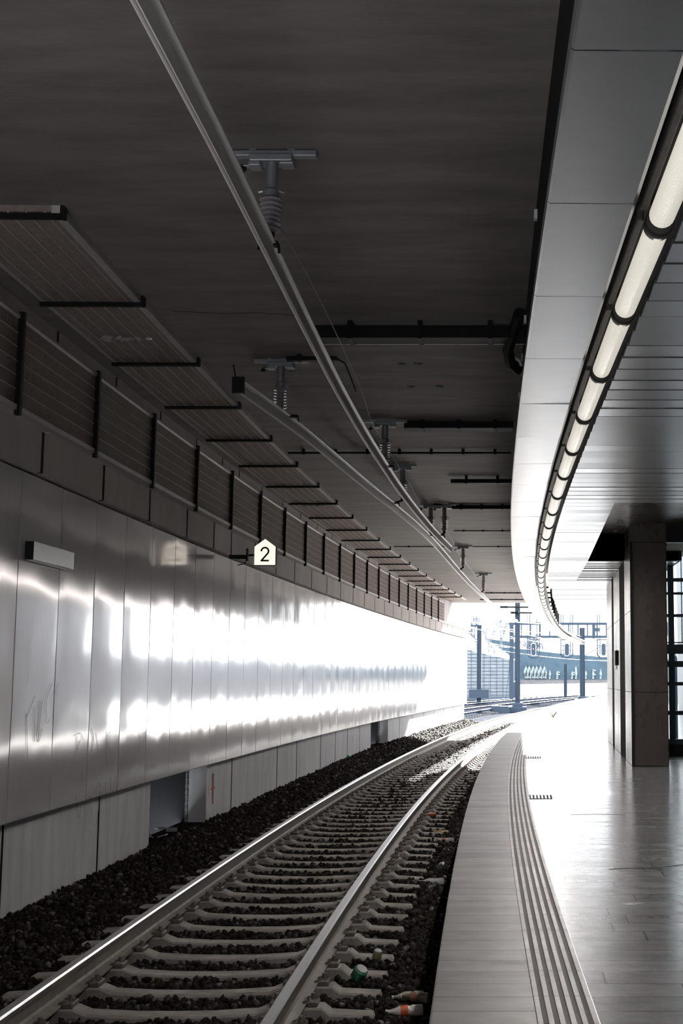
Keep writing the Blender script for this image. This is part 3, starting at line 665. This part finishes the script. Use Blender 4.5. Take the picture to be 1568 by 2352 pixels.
g = G(); g.prism([(1.722, 21.42), (1.752, 22.9), (2.3, 22.9), (2.2, 21.42)], 'z', 0, 3.2); g.prism([(1.80, 25.0), (1.81, 25.6), (2.3, 25.6), (2.3, 25.0)], 'z', 0, 3.2); struct('wall_between_pillars', g, M['pitch'])
g = G(); g.box((1.72, 19.9, 3.341), (6, 20.1, 4.3)); g.box((1.14, 21.4, 3.2), (2.6, 21.5, 3.62)); struct('trim_beam', g, M['navy'])
g = G(); g.box((2.3, 20.1, 3.35), (6, 22.4, 3.6)); struct('ceiling_lobby', g, mat('lintel_concrete', (.42, .43, .38), .8, 0, .2, 5))
for (x, y, z) in ((1.5, 19.5, 3.60), (1.52, 20.6, 3.60)):
    g = G(); g.lathe([(.02, -.03), (.03, -.02), (.03, 0)], n=12); o = g.build('spot_light', M['white']); o.location = (x, y, z); tag(o, 'tiny pale fitting under the recessed ceiling, ' + ('nearer' if y < 20 else 'farther') + ' of two', 'light fitting')

# glazed screen
g = G()
for x in (2.40, 3.45, 4.5, 5.5): g.box((x + .14, 22.36, .19), (x + .235, 22.48, 3.44))
for z, h in ((.19, .09), (.68, .07), (1.17, .06), (1.48, .10), (1.70, .16), (1.88, .02), (2.32, .05), (2.70, .04), (2.92, .06), (3.40, .04)): g.box((2.36, 22.34, z), (6, 22.44, z + h))
g.box((2.36, 22.3, 0), (6, 22.5, .19), 1)
g.box((2.76, 22.38, 1.9), (2.775, 22.4, 3.4))
struct('window_1', g, [M['bluesteel'], M['navy']])
g = G(); g.box((2.36, 22.41, .19), (6, 22.42, 3.44)); struct('window_glass', g, M['glass'])
g = G(); g.box((2.3, 22.35, 3.44), (6, 22.6, 4.3)); struct('trim_lintel', g, mat('pale_lintel', (.5, .5, .44), .8, 0, .2, 5))
t = thing('handrail', 'steel stair handrail sloping behind the glazed screen', 'handrail', (2.9, 24.5, 0))
g = G(); g.tube([(0, 0, 0), (0, 0, 1.7)], .03); g.build('post', M['bluesteel'], t); g = G(); g.tube([(0, 0, 1.65), (.05, 4, 3.4)], .035); g.build('rail', M['bluesteel'], t)

# ------------------------------------------------------------------ sign, plate, marks on the wall
t = thing('platform_sign', 'lit house shaped track number sign on a dark bracket', 'sign', (-3.745, 18.9, 2.91), 0)
pl = [(0, 0), (.30, 0), (.30, .265), (.15, .375), (0, .265)]
pl = [(x - .15 + .1, z) for x, z in pl]
g = G(); g.prism([(.1 + (x - .1) * 1.035 - 0, -.008 + z * 1.03) for x, z in pl], 'y', .004, .12); g.build('casing', M['black'], t)
g = G(); g.prism(pl, 'y', -.004, .003); g.build('face', M['signface'], t)
two = []
cx, cz, r = .10, .198, .052
for k in range(0, 15): a = math.radians(180 - k * 15); two.append((cx + r * math.cos(a), cz + r * math.sin(a) * 1.0))
two += [(cx - .048, .062)]
g = G(); hw = .0125
for i in range(len(two) - 1):
    a = Vector((two[i][0], two[i][1])); b = Vector((two[i + 1][0], two[i + 1][1])); d = (b - a).normalized(); n_ = Vector((-d.y, d.x)) * hw; a = a - d * .003; b = b + d * .003
    g.add([(a.x + n_.x, -.0065, a.y + n_.y), (b.x + n_.x, -.0065, b.y + n_.y), (b.x - n_.x, -.0065, b.y - n_.y), (a.x - n_.x, -.0065, a.y - n_.y)], [(0, 1, 2, 3)])
g.box((cx - .060, -.0065, .05), (cx + .060, -.0062, .075)); g.build('number_two', M['black'], t)
g = G(); g.box((-.15, .04, .13), (-.05, .07, .16)); g.box((-.17, .0, .06), (-.145, .1, .24)); g.box((-.42, .03, .09), (-.17, .09, .15)); g.tube([(-.15, .05, .15), (-.2, .05, .02), (-.3, .05, 0)], .008, 6); g.build('bracket', M['black'], t)
g = G(); g.box((-.052, -.01, -.022), (.26, .125, -.012)); g.build('pale_rim', M['clip'], t)
p0 = pt(par(11.2, -2.0), -2.0, 2.30); p1 = pt(par(12.3, -2.0), -2.0, 2.30)
t = thing('wall_nameplate', 'blank oblong metal box sign fixed high on the second metal wall panel', 'sign', p0, rz(11.7))
g = G(); g.cbox((0, 0, .0), (.075, 1.08, .165), .006); g.build('plate', M['plate'], t)
g = G(); g.box((.0, -.004, .004), (.073, -.001, .161)); g.build('end_cap', M['black'], t)
t = thing('hydrant_label', 'small white label with red stripe on the wall base beside the near dark niche', 'label', pt(par(19.05, -2.15), -2.145, -.35), rz(19))
g = G(); g.box((0, .05, 0), (.006, .18, .13)); g.build('white_plate', M['white'], t); g = G(); g.box((0, .30, -.15), (.005, .36, .28)); g.box((0, .2, .05), (.005, .42, .09)); g.build('red_stripe', M['red'], t)
g = G(); g.box((0, 0, 0), (.006, .2, .2)); o = g.build('wall_notice', M['white']); o.location = pt(par(33.2, -2.15), -2.145, -.3); o.rotation_euler = (0, 0, rz(33)); tag(o, 'tiny white notice on the wall base before the farther niche', 'label')
# scratched tags on cladding
def scratch(label, y, z, strokes, m='clip', s=1.0):
    g = G()
    for st in strokes:
        P = catmull([tuple(pt(par(y + a * s, -2.02), -2.012, z + b * s)) for a, b in st], .03); g.tube(P, .0016, 4)
    o = g.build('scratched_tag', M[m]); return tag(o, label, 'scratch marks')
scratch('large scratched tag on the panel left of the bright reflection', 11.45, .75, [[(0, .25), (.05, .0), (.08, -.15)], [(.0, .2), (.2, .4)], [(.2, .3), (.22, 0)], [(.3, .35), (.28, .05)], [(.38, .35), (.32, .0), (.42, .1)], [(.62, .5), (.5, .35), (.52, .15), (.62, .2)], [(.8, .5), (.7, .4), (.68, .2)]])
scratch('scratched letters on the third metal panel below the bright band', 12.75, .45, [[(0, .3), (.2, .32), (.3, .25)], [(.1, .3), (.12, .05)], [(.2, .25), (.1, .1), (.25, .0)], [(.55, .35), (.65, .2), (.5, .1), (.75, .12)], [(.6, .3), (.62, -.05)], [(.7, .3), (.8, .1), (.75, -.05)], [(.3, 0), (.25, -.12), (.35, -.15), (.3, 0)]])
scratch('scratched letters on the fourth metal panel below the bright band', 13.8, .45, [[(.0, .3), (.05, .0), (.1, -.05)], [(.0, .25), (.2, .3)], [(.05, .15), (.2, .1), (.25, -.05), (.4, 0)], [(.5, .1), (.6, .15), (.5, -.05)]])
scratch('small scratched marks on the fifth metal panel', 14.9, .45, [[(0, .2), (.1, .1)], [(.15, .25), (.1, -.05)], [(.2, .2), (.22, 0)], [(.2, .1), (.35, .12)], [(.38, .25), (.35, 0)]])
scratch('dark scrawled tag low on the third and fourth metal panels', 12.9, -.02, [[(0, .2), (.1, -.02), (.18, .12)], [(.25, .1), (.35, -.02), (.45, .15), (.5, -.02)], [(.6, .2), (.75, .25), (.7, -.1), (.6, -.15)], [(.9, .25), (1.0, .1)], [(1.1, .3), (1.15, .1), (1.3, .3), (1.32, .12)]], 'steel')

# ------------------------------------------------------------------ litter on the ballast
def bottle(label, x, y, z, rot, col, length=.22, r=.032, trans=True, cat='bottle', lab=None):
    m = mat('litter_' + cat, col, .12, 0, spec=.9)
    if trans: m.node_tree.nodes['Principled BSDF'].inputs['Transmission Weight'].default_value = .25
    t = thing('litter_bottle' if cat == 'bottle' else 'litter_' + cat, label, cat, (x, y, z)); t.rotation_euler = rot
    g = G()
    if cat == 'bottle':
        g.lathe([(r * .6, 0), (r, .008), (r, length * .3), (r * .86, length * .36), (r, length * .42), (r, length * .62), (r * .4, length * .85), (r * .38, length * .97)], n=16)
        g.build('body', m, t, True); g = G(); g.lathe([(r * .45, length * .95), (r * .45, length)], n=12); g.build('cap', M['white'], t, True)
        if lab: g = G(); g.lathe([(r * 1.02, length * .42), (r * 1.02, length * .62)], n=16); g.build('paper_label', mat('bottle_label', lab, .5), t, True)
    else:
        g.lathe([(r * .8, 0), (r, .012), (r, length - .012), (r * .8, length)], n=16); g.build('body', m, t, True)
        g = G(); g.lathe([(r * .75, length - .004), (r * .78, length + .003)], n=16); g.build('lid', M['clip'], t, True)
    return t
h = math.pi / 2
bottle('upright pale can on the ballast between a sleeper end and the platform', -1.06, 10.15, -.80, (.3, .2, 0), (.35, .33, .22), .10, .034, False, 'can')
bottle('round green glass litter on a sleeper end near the bottom', -1.12, 9.45, -.76, (.5, .4, .3), (.1, .35, .2), .09, .05, True, 'jar')
bottle('orange and white plastic bottle lying at the foot of the platform, bottom of the photo', -.60, 8.66, -.78, (h, 0, -1.35), (.8, .75, .7), .24, .036, False, lab=(.8, .16, .05))
bottle('clear bottle with brown label lying behind the orange one', -.58, 8.92, -.77, (h, 0, -1.9), (.45, .35, .28), .2, .034, True, lab=(.3, .16, .1))
bottle('pale green crumpled bottle touching the orange and white bottle', -.62, 9.05, -.78, (h, 0, -1.3), (.6, .65, .55), .22, .032, True)
bottle('clear plastic bottle glinting beside the platform, lying across', -.76, 13.95, -.78, (h, 0, -1.5), (.8, .82, .85), .26, .036, True)
bottle('clear round plastic litter just beyond the glinting bottle', -.87, 14.95, -.80, (h * .6, 0, .4), (.7, .72, .75), .14, .04, True)
bottle('clear bottle with red label lying by the platform foot in mid distance', -.83, 17.4, -.78, (h, 0, -1.5), (.8, .8, .8), .26, .036, True, lab=(.45, .12, .08))
bottle('small brown and yellow can lying by the platform foot in mid distance', -.95, 18.3, -.78, (h, 0, -1.4), (.5, .35, .15), .2, .03, False, 'can')
bottle('reddish brown bottle lying on sleeper ends farther along', -1.25, 20.3, -.75, (h, 0, -.9), (.35, .12, .05), .28, .04, False)
bottle('bright green bottle lying at the foot of the left wall', -4.1, 32.4, -.60, (h, 0, -1.5), (.02, .6, .08), .32, .05, False)
g = G()
for k in range(7):
    T = Matrix.Translation((-4.62 + R.uniform(-.12, .12), 17.3 + R.uniform(-.5, .7), -.70 + R.uniform(0, .04))) @ Matrix.Rotation(R.uniform(0, 3), 4, 'Z') @ Matrix.Rotation(R.uniform(-.5, .5), 4, 'X')
    g.box((-.07, -.05, 0), (.07, .05, .012), 0, T)
tag(g.build('litter_scraps', mat('grey_scrap', (.22, .22, .24), .5)), 'crumpled grey scraps in the near dark niche of the wall', 'litter', None, 'stuff')
t = thing('weed', 'small weed growing at the far platform edge in the sunlight', 'plant', (1.14, 43.7, 0))
g = G()
for k in range(9):
    a = R.uniform(0, 6.28); l = R.uniform(.12, .3); g.tube([(0, 0, 0), (math.cos(a) * l * .4, math.sin(a) * l * .4, l * .6), (math.cos(a) * l * .9, math.sin(a) * l * .9, l)], [.012, .012, .004], 5)
g.build('leaves', mat('weed_green', (.10, .12, .07), .7), t)

# ------------------------------------------------------------------ outdoors
g = G(); g.add([(-60, 59, -.84), (200, 59, -.84), (200, 320, -.84), (-60, 320, -.84)], [(0, 1, 2, 3)]); struct('floor_outdoor_ballast', g, M['farballast'])
for o in (-4.3, -8.4):
    for s in (-.7535, .7535):
        rail('track_rail', 'rail of the %s outdoor track, %s side' % ('middle' if o > -5 else 'far', 'right' if s > 0 else 'left'), o + s, -.55, frange(58, 150, 2), None, M['dimrail'])
for o, nm in ((-4.3, 'middle'), (-8.4, 'far')):
    b0 = [x for x in s0.children if x.name.startswith('concrete_block')][0]
    if o > -5: dm = b0.data.copy(); dm.materials.clear(); dm.materials.append(M['dimsleeper'])
    for k in range(60):
        Y = 62 + k * .9; c = b0.copy(); c.data = dm; C.objects.link(c); c.parent = None; c.name = 'railway_sleeper'; c.location = pt(Y, o, 0); c.rotation_euler = (0, 0, rz(Y))
        tag(c, 'sleeper of the %s outdoor track beyond the tunnel wall' % nm, 'railway sleeper', 'sleepers of the %s outdoor track' % nm)

def pole(label, x, y, top, w=.3, arms=(), base=None, box=None):
    t = thing('catenary_pole', label, 'pole', (x, y, -.84))
    g = G(); T = top + .84
    g.box((-w / 2, -w / 2, 0), (-w / 2 + .03, w / 2, T)); g.box((w / 2 - .03, -w / 2, 0), (w / 2, w / 2, T)); g.box((-w / 2, -.015, 0), (w / 2, .015, T)); g.build('mast', M['far'], t)
    if base: g = G(); g.cbox((-base, -base, 0), (base, base, .35), .03); g.cbox((-base * .6, -base * .6, .35), (base * .6, base * .6, .6), .03); g.build('concrete_foot', M['far'], t)
    for (x0, x1, z, th_) in arms:
        g = G(); g.box((x0, -.05, z - th_ / 2 + .84), (x1, .05, z + th_ / 2 + .84))
        g.build('arm', M['far'], t)
    if box: g = G(); g.cbox(*box, .02); g.build('equipment_box', M['far'], t)
    return t
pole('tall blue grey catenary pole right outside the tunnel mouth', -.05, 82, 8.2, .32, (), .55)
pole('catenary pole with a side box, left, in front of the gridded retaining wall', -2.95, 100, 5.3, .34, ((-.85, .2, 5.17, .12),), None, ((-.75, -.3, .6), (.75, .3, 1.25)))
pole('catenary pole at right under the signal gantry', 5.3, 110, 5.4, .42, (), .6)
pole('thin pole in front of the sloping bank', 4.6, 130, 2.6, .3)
# bundled arms with insulators on the tall pole, reaching right
for k, (x0, x1, z) in enumerate(((-1.14, .62, 5.62), (-.5, .85, 5.27))):
    t = thing('insulated_bracket', ('upper' if k == 0 else 'lower') + ' black insulated arm beside the tall pole at the tunnel mouth', 'insulated arm', (x0, 81.6, z))
    g = G(); g.tube([(0, 0, 0), (x1 - x0, 0, -.01)], .05, 8); g.build('arm', M['black'], t)
    g = G(); pr = [(.04, 0)]
    for q in range(8): pr += [(.05, .06 * q + .05), (.14, .06 * q + .07), (.14, .06 * q + .085), (.05, .06 * q + .1)]
    g.lathe(pr, n=12, T=Matrix.Rotation(math.pi / 2, 4, 'Y')); g.build('ribbed_insulator', M['black'], t)
# signal gantry
t = thing('signal_gantry', 'long blue grey signal gantry across the tracks in the distance', 'gantry', (0, 112, -.84))
g = G()
for z in (6.55, 5.45): g.box((-.8, -.12, z), (7.6, .12, z + .2))
for x in frange(-.6, 7.4, .8): g.box((x, -.08, 5.5), (x + .1, .08, 6.6))
g.build('truss', M['far'], t)
g = G(); g.box((-.75, -.15, 0), (-.4, .15, 6.7)); g.box((-.3, -.1, 4.0), (-.2, .1, 6.4)); g.build('leg', M['far'], t)
g = G(); g.box((6.25, -.1, 5.4), (6.5, .1, 6.6)); g.box((6.5, -.1, 6.0), (6.85, .1, 6.3)); g.build('end_frame', M['far'], t)
for k, x in enumerate((1.27, 4.07, 7.15)):
    t = thing('signal_cage', 'oval railed signal cage, ' + ['leftmost of the three', 'middle of the three', 'rightmost of the three, half hidden by the pillar'][k], 'railway signal', (x, 111.6, 2.95), 0, 'caged signals on the gantry')
    g = G(); oc = [(-.28, 0), (.28, 0), (.5, .25), (.5, 1.5), (-.5, 1.5), (-.5, .25)]
    for yy in (-.35, .35): g.tube([(a, yy, b) for a, b in oc] + [(oc[0][0], yy, oc[0][1])], .045, 5)
    for a, b in oc[:4] + oc[4:]: g.tube([(a, -.35, b), (a, .35, b)], .02, 5)
    for xx in (-.5, -.3, .3, .5): g.tube([(xx, -.35, .25), (xx, -.35, 3.6)], .038, 5)
    for zz in (.6, 1.0): g.tube([(-.5, -.36, zz), (.5, -.36, zz)], .03, 5)
    g.build('cage', M['far'], t)
    g = G(); pl2 = []
    for q in range(9): a = math.pi * q / 8; pl2.append((.17 * math.cos(a), 1.0 + .17 * math.sin(a)))
    for q in range(9): a = math.pi + math.pi * q / 8; pl2.append((.17 * math.cos(a), .35 + .17 * math.sin(a)))
    g.prism([(a * 1.25, .675 + (b - .675) * 1.12) for a, b in pl2], 'y', -.38, -.36); g.build('white_rim', M['white'], t)
    g = G(); g.prism(pl2, 'y', -.42, -.385); sh = g.build('signal_head', M['far'], t)
    if k == 0: g = G(); g.lathe([(.05, 0), (.05, .01)], (0, 0, 0), 12, T=Matrix.Translation((0, -.425, .72)) @ Matrix.Rotation(h, 4, 'X')); g.build('red_lamp', mat('signal_lamp', (.9, .2, .4), .4, emit=((1, .2, .4), 1.2)), sh)
# retaining wall with grid joints
g = G(); rp = [(-14, -.84), (-.42, -.84), (-.42, 2.95), (-3.84, 3.67), (-6.4, 4.4), (-14, 6.5)]
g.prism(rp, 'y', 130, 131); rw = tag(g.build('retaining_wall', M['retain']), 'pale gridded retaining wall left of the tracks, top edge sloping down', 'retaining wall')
g = G()
def rtop(x): return 2.95 + (-.42 - x) * .245
for z in [-.4 + .33 * k for k in range(16)]:
    x1 = -.45 if z < 2.9 else -.42 - (z - 2.95) / .245 - .05
    g.box((-14, 129.93, z), (x1, 130, z + .035))
for x in [-.9 - .62 * k for k in range(18)]: g.box((x, 129.93, -.8), (x + .035, 130, rtop(x)))
g.box((-14, 129.6, -.84), (-.42, 129.9, -.55))
g.build('grid_joints', M['retline'], rw)
o = tag(G().cbox((-.35, -.3, 0), (.35, .3, 1.7), .03).build('signal_cabinet', M['far']), 'blue grey trackside cabinet left of the tall pole', 'cabinet'); o.location = (-.5, 128, -.84)
o = tag(G().prism([(-.9, 0), (.45, 0), (.35, .4), (-.7, .45)], 'y', -.6, .6).build('concrete_block', M['far']), 'low block at the foot of the tall pole, left side', 'concrete block'); o.location = (-.95, 81, -.84)
# hillside, bank, noise wall
g = G(); g.add([(-30, 131, 6.4), (-6.4, 131, 4.3), (-.4, 131, 2.9), (-.4, 169, 3.6), (-6.4, 152, 7.6), (-30, 150, 9)], [(0, 1, 4, 5), (1, 2, 3, 4)]); struct('floor_hillside', g, M['scrub'])
g = G(); g.add([(-.42, 140, -.8), (60, 140, -.8), (60, 171, 1.1), (-.42, 171, 1.1)], [(0, 1, 2, 3)]); g.add([(-.42, 171, 1.1), (60, 171, 1.1), (60, 230, 1.1), (-.42, 230, 1.1)], [(0, 1, 2, 3)]); g.add([(-.42, 140, -.8), (-.42, 171, 1.1), (-.42, 171, -.8)], [(0, 1, 2)]); struct('floor_bank', g, M['bank'])
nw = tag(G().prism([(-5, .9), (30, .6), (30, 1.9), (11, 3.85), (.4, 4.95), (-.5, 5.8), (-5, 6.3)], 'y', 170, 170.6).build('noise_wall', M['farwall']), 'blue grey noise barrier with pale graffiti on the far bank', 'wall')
g = G(); rr = random.Random(3)
x = .9
for cw in (.42, .5, .45, .5, .5, .42):
    P = [(x, 169.9, 1.2), (x - .1, 169.9, 1.9), (x + .08, 169.9, 2.5), (x + .05, 169.9, 2.9)]; g.tube(P, [.13, .16, .15, .09], 8)
    g.tube([(x + .2, 169.9, 1.15), (x + .28, 169.9, 1.9), (x + .2, 169.9, 2.4)], [.12, .13, .09], 8); x += cw
x = 4.0
for k in range(9):
    zt = rr.uniform(2.0, 2.7); g.tube([(x, 169.92, 1.1), (x + .04, 169.92, 1.7), (x, 169.92, zt)], [.14, .18, .1], 6)
    if k % 2: g.tube([(x, 169.92, zt - .1), (x + .35, 169.92, zt - .2)], .1, 6); g.tube([(x, 169.92, 1.6), (x + .35, 169.92, 1.65)], .1, 6)
    x += rr.choice((.5, .75, .95))
g.build('graffiti_letters', M['graffiti'], nw)
# overhead wires outdoors
def wires(label, P, r=.03):
    g = G(); g.tube(P, r, 5); tag(g.build('overhead_wire', M['farlight']), label, 'overhead wire', 'overhead wires outdoors')
wires('overhead wire continuing from the conductor rail past the tall pole', [(-.05, 58, 3.7), (1.4, 75, 4.3), (4, 100, 4.6), (9, 140, 4.8)], .02)
for k, (xa, za, xb, zb) in enumerate(((-5, 5.6, 9, 4.1), (-5, 5.2, 9, 3.8), (-6, 4.9, 9, 4.4), (-6, 4.5, 9, 3.3), (-5.4, 4.0, 9, 2.9), (-5.4, 5.9, 6, 4.9), (-3, 5.2, 9, 5.6), (-6, 4.3, 7, 3.9))):
    P = []
    for q in range(9): u = q / 8; P.append((xa + (xb - xa) * u, 92 + 34 * u + k, za + (zb - za) * u - .35 * 4 * u * (1 - u)))
    wires('thin overhead wire with painted glint sagging across the view outside the tunnel', P, .022)
g = G(); g.tube([(-.9, 83, -.8), (-.22, 82, 4.6)], .015, 5); tag(g.build('guy_wire', M['far']), 'thin slanting guy wire left of the tall pole', 'wire')
g = G(); g.tube([(5.5, 111.9, 3.1), (8.6, 111.9, 4.8)], .03, 5); tag(g.build('guy_wire', M['far']), 'slanting stay to the right of the pole under the gantry', 'wire')
# bare trees
def tree(label, x, y, z, ht, seed, spread=.5):
    rt = random.Random(seed); t = thing('bare_tree', label, 'tree', (x, y, z)); g = G(); b = G()
    def grow(p, d, l, r, dep, gg):
        q = p + d * l; mid = p + d * l * .5 + Vector((rt.uniform(-1, 1), rt.uniform(-1, 1), 0)) * l * .04
        gg.tube([p, mid, q], [r, r * .9, r * .75], 5 if dep < 2 else 3, cap=False)
        if dep >= 5: return
        for _ in range(rt.choice((2, 3, 3)) if dep else 4):
            nd = (d + Vector((rt.uniform(-1, 1), rt.uniform(-1, 1), rt.uniform(-.2, .6))) * spread * 1.2).normalized()
            grow(p + d * l * rt.uniform(.55, 1), nd, l * rt.uniform(.6, .8), r * .68, dep + 1, b)
    grow(Vector((0, 0, 0)), Vector((rt.uniform(-.1, .1), 0, 1)).normalized(), ht * .33, ht * .021, 0, g)
    g.build('trunk', M['bark'], t); b.build('branches', M['bark'], t)
for k, (x, y, z, ht, lb) in enumerate(((-6.6, 140, 4.2, 4.6, 'leftmost bare tree above the retaining wall'), (-5.0, 150, 4.4, 5.0, 'tallest bare tree above the retaining wall'), (-3.2, 145, 4.0, 3.8, 'bare tree above the retaining wall, left of the side boxed pole'),
        (-1.9, 152, 4.2, 4.6, 'bare tree just left of the tall pole'), (1.0, 176, 1.1, 8.0, 'bare tree behind the noise barrier near the left signal'), (3.4, 180, 1.1, 7.5, 'bare tree behind the noise barrier between the signals'), (-4.2, 135, 3.6, 2.2, 'low scrubby bare bush on the retaining wall'), (-2.4, 136, 3.2, 2.0, 'low bare bush near the lower end of the retaining wall'))):
    tree(lb, x, y, z, ht, 11 + k, .55)
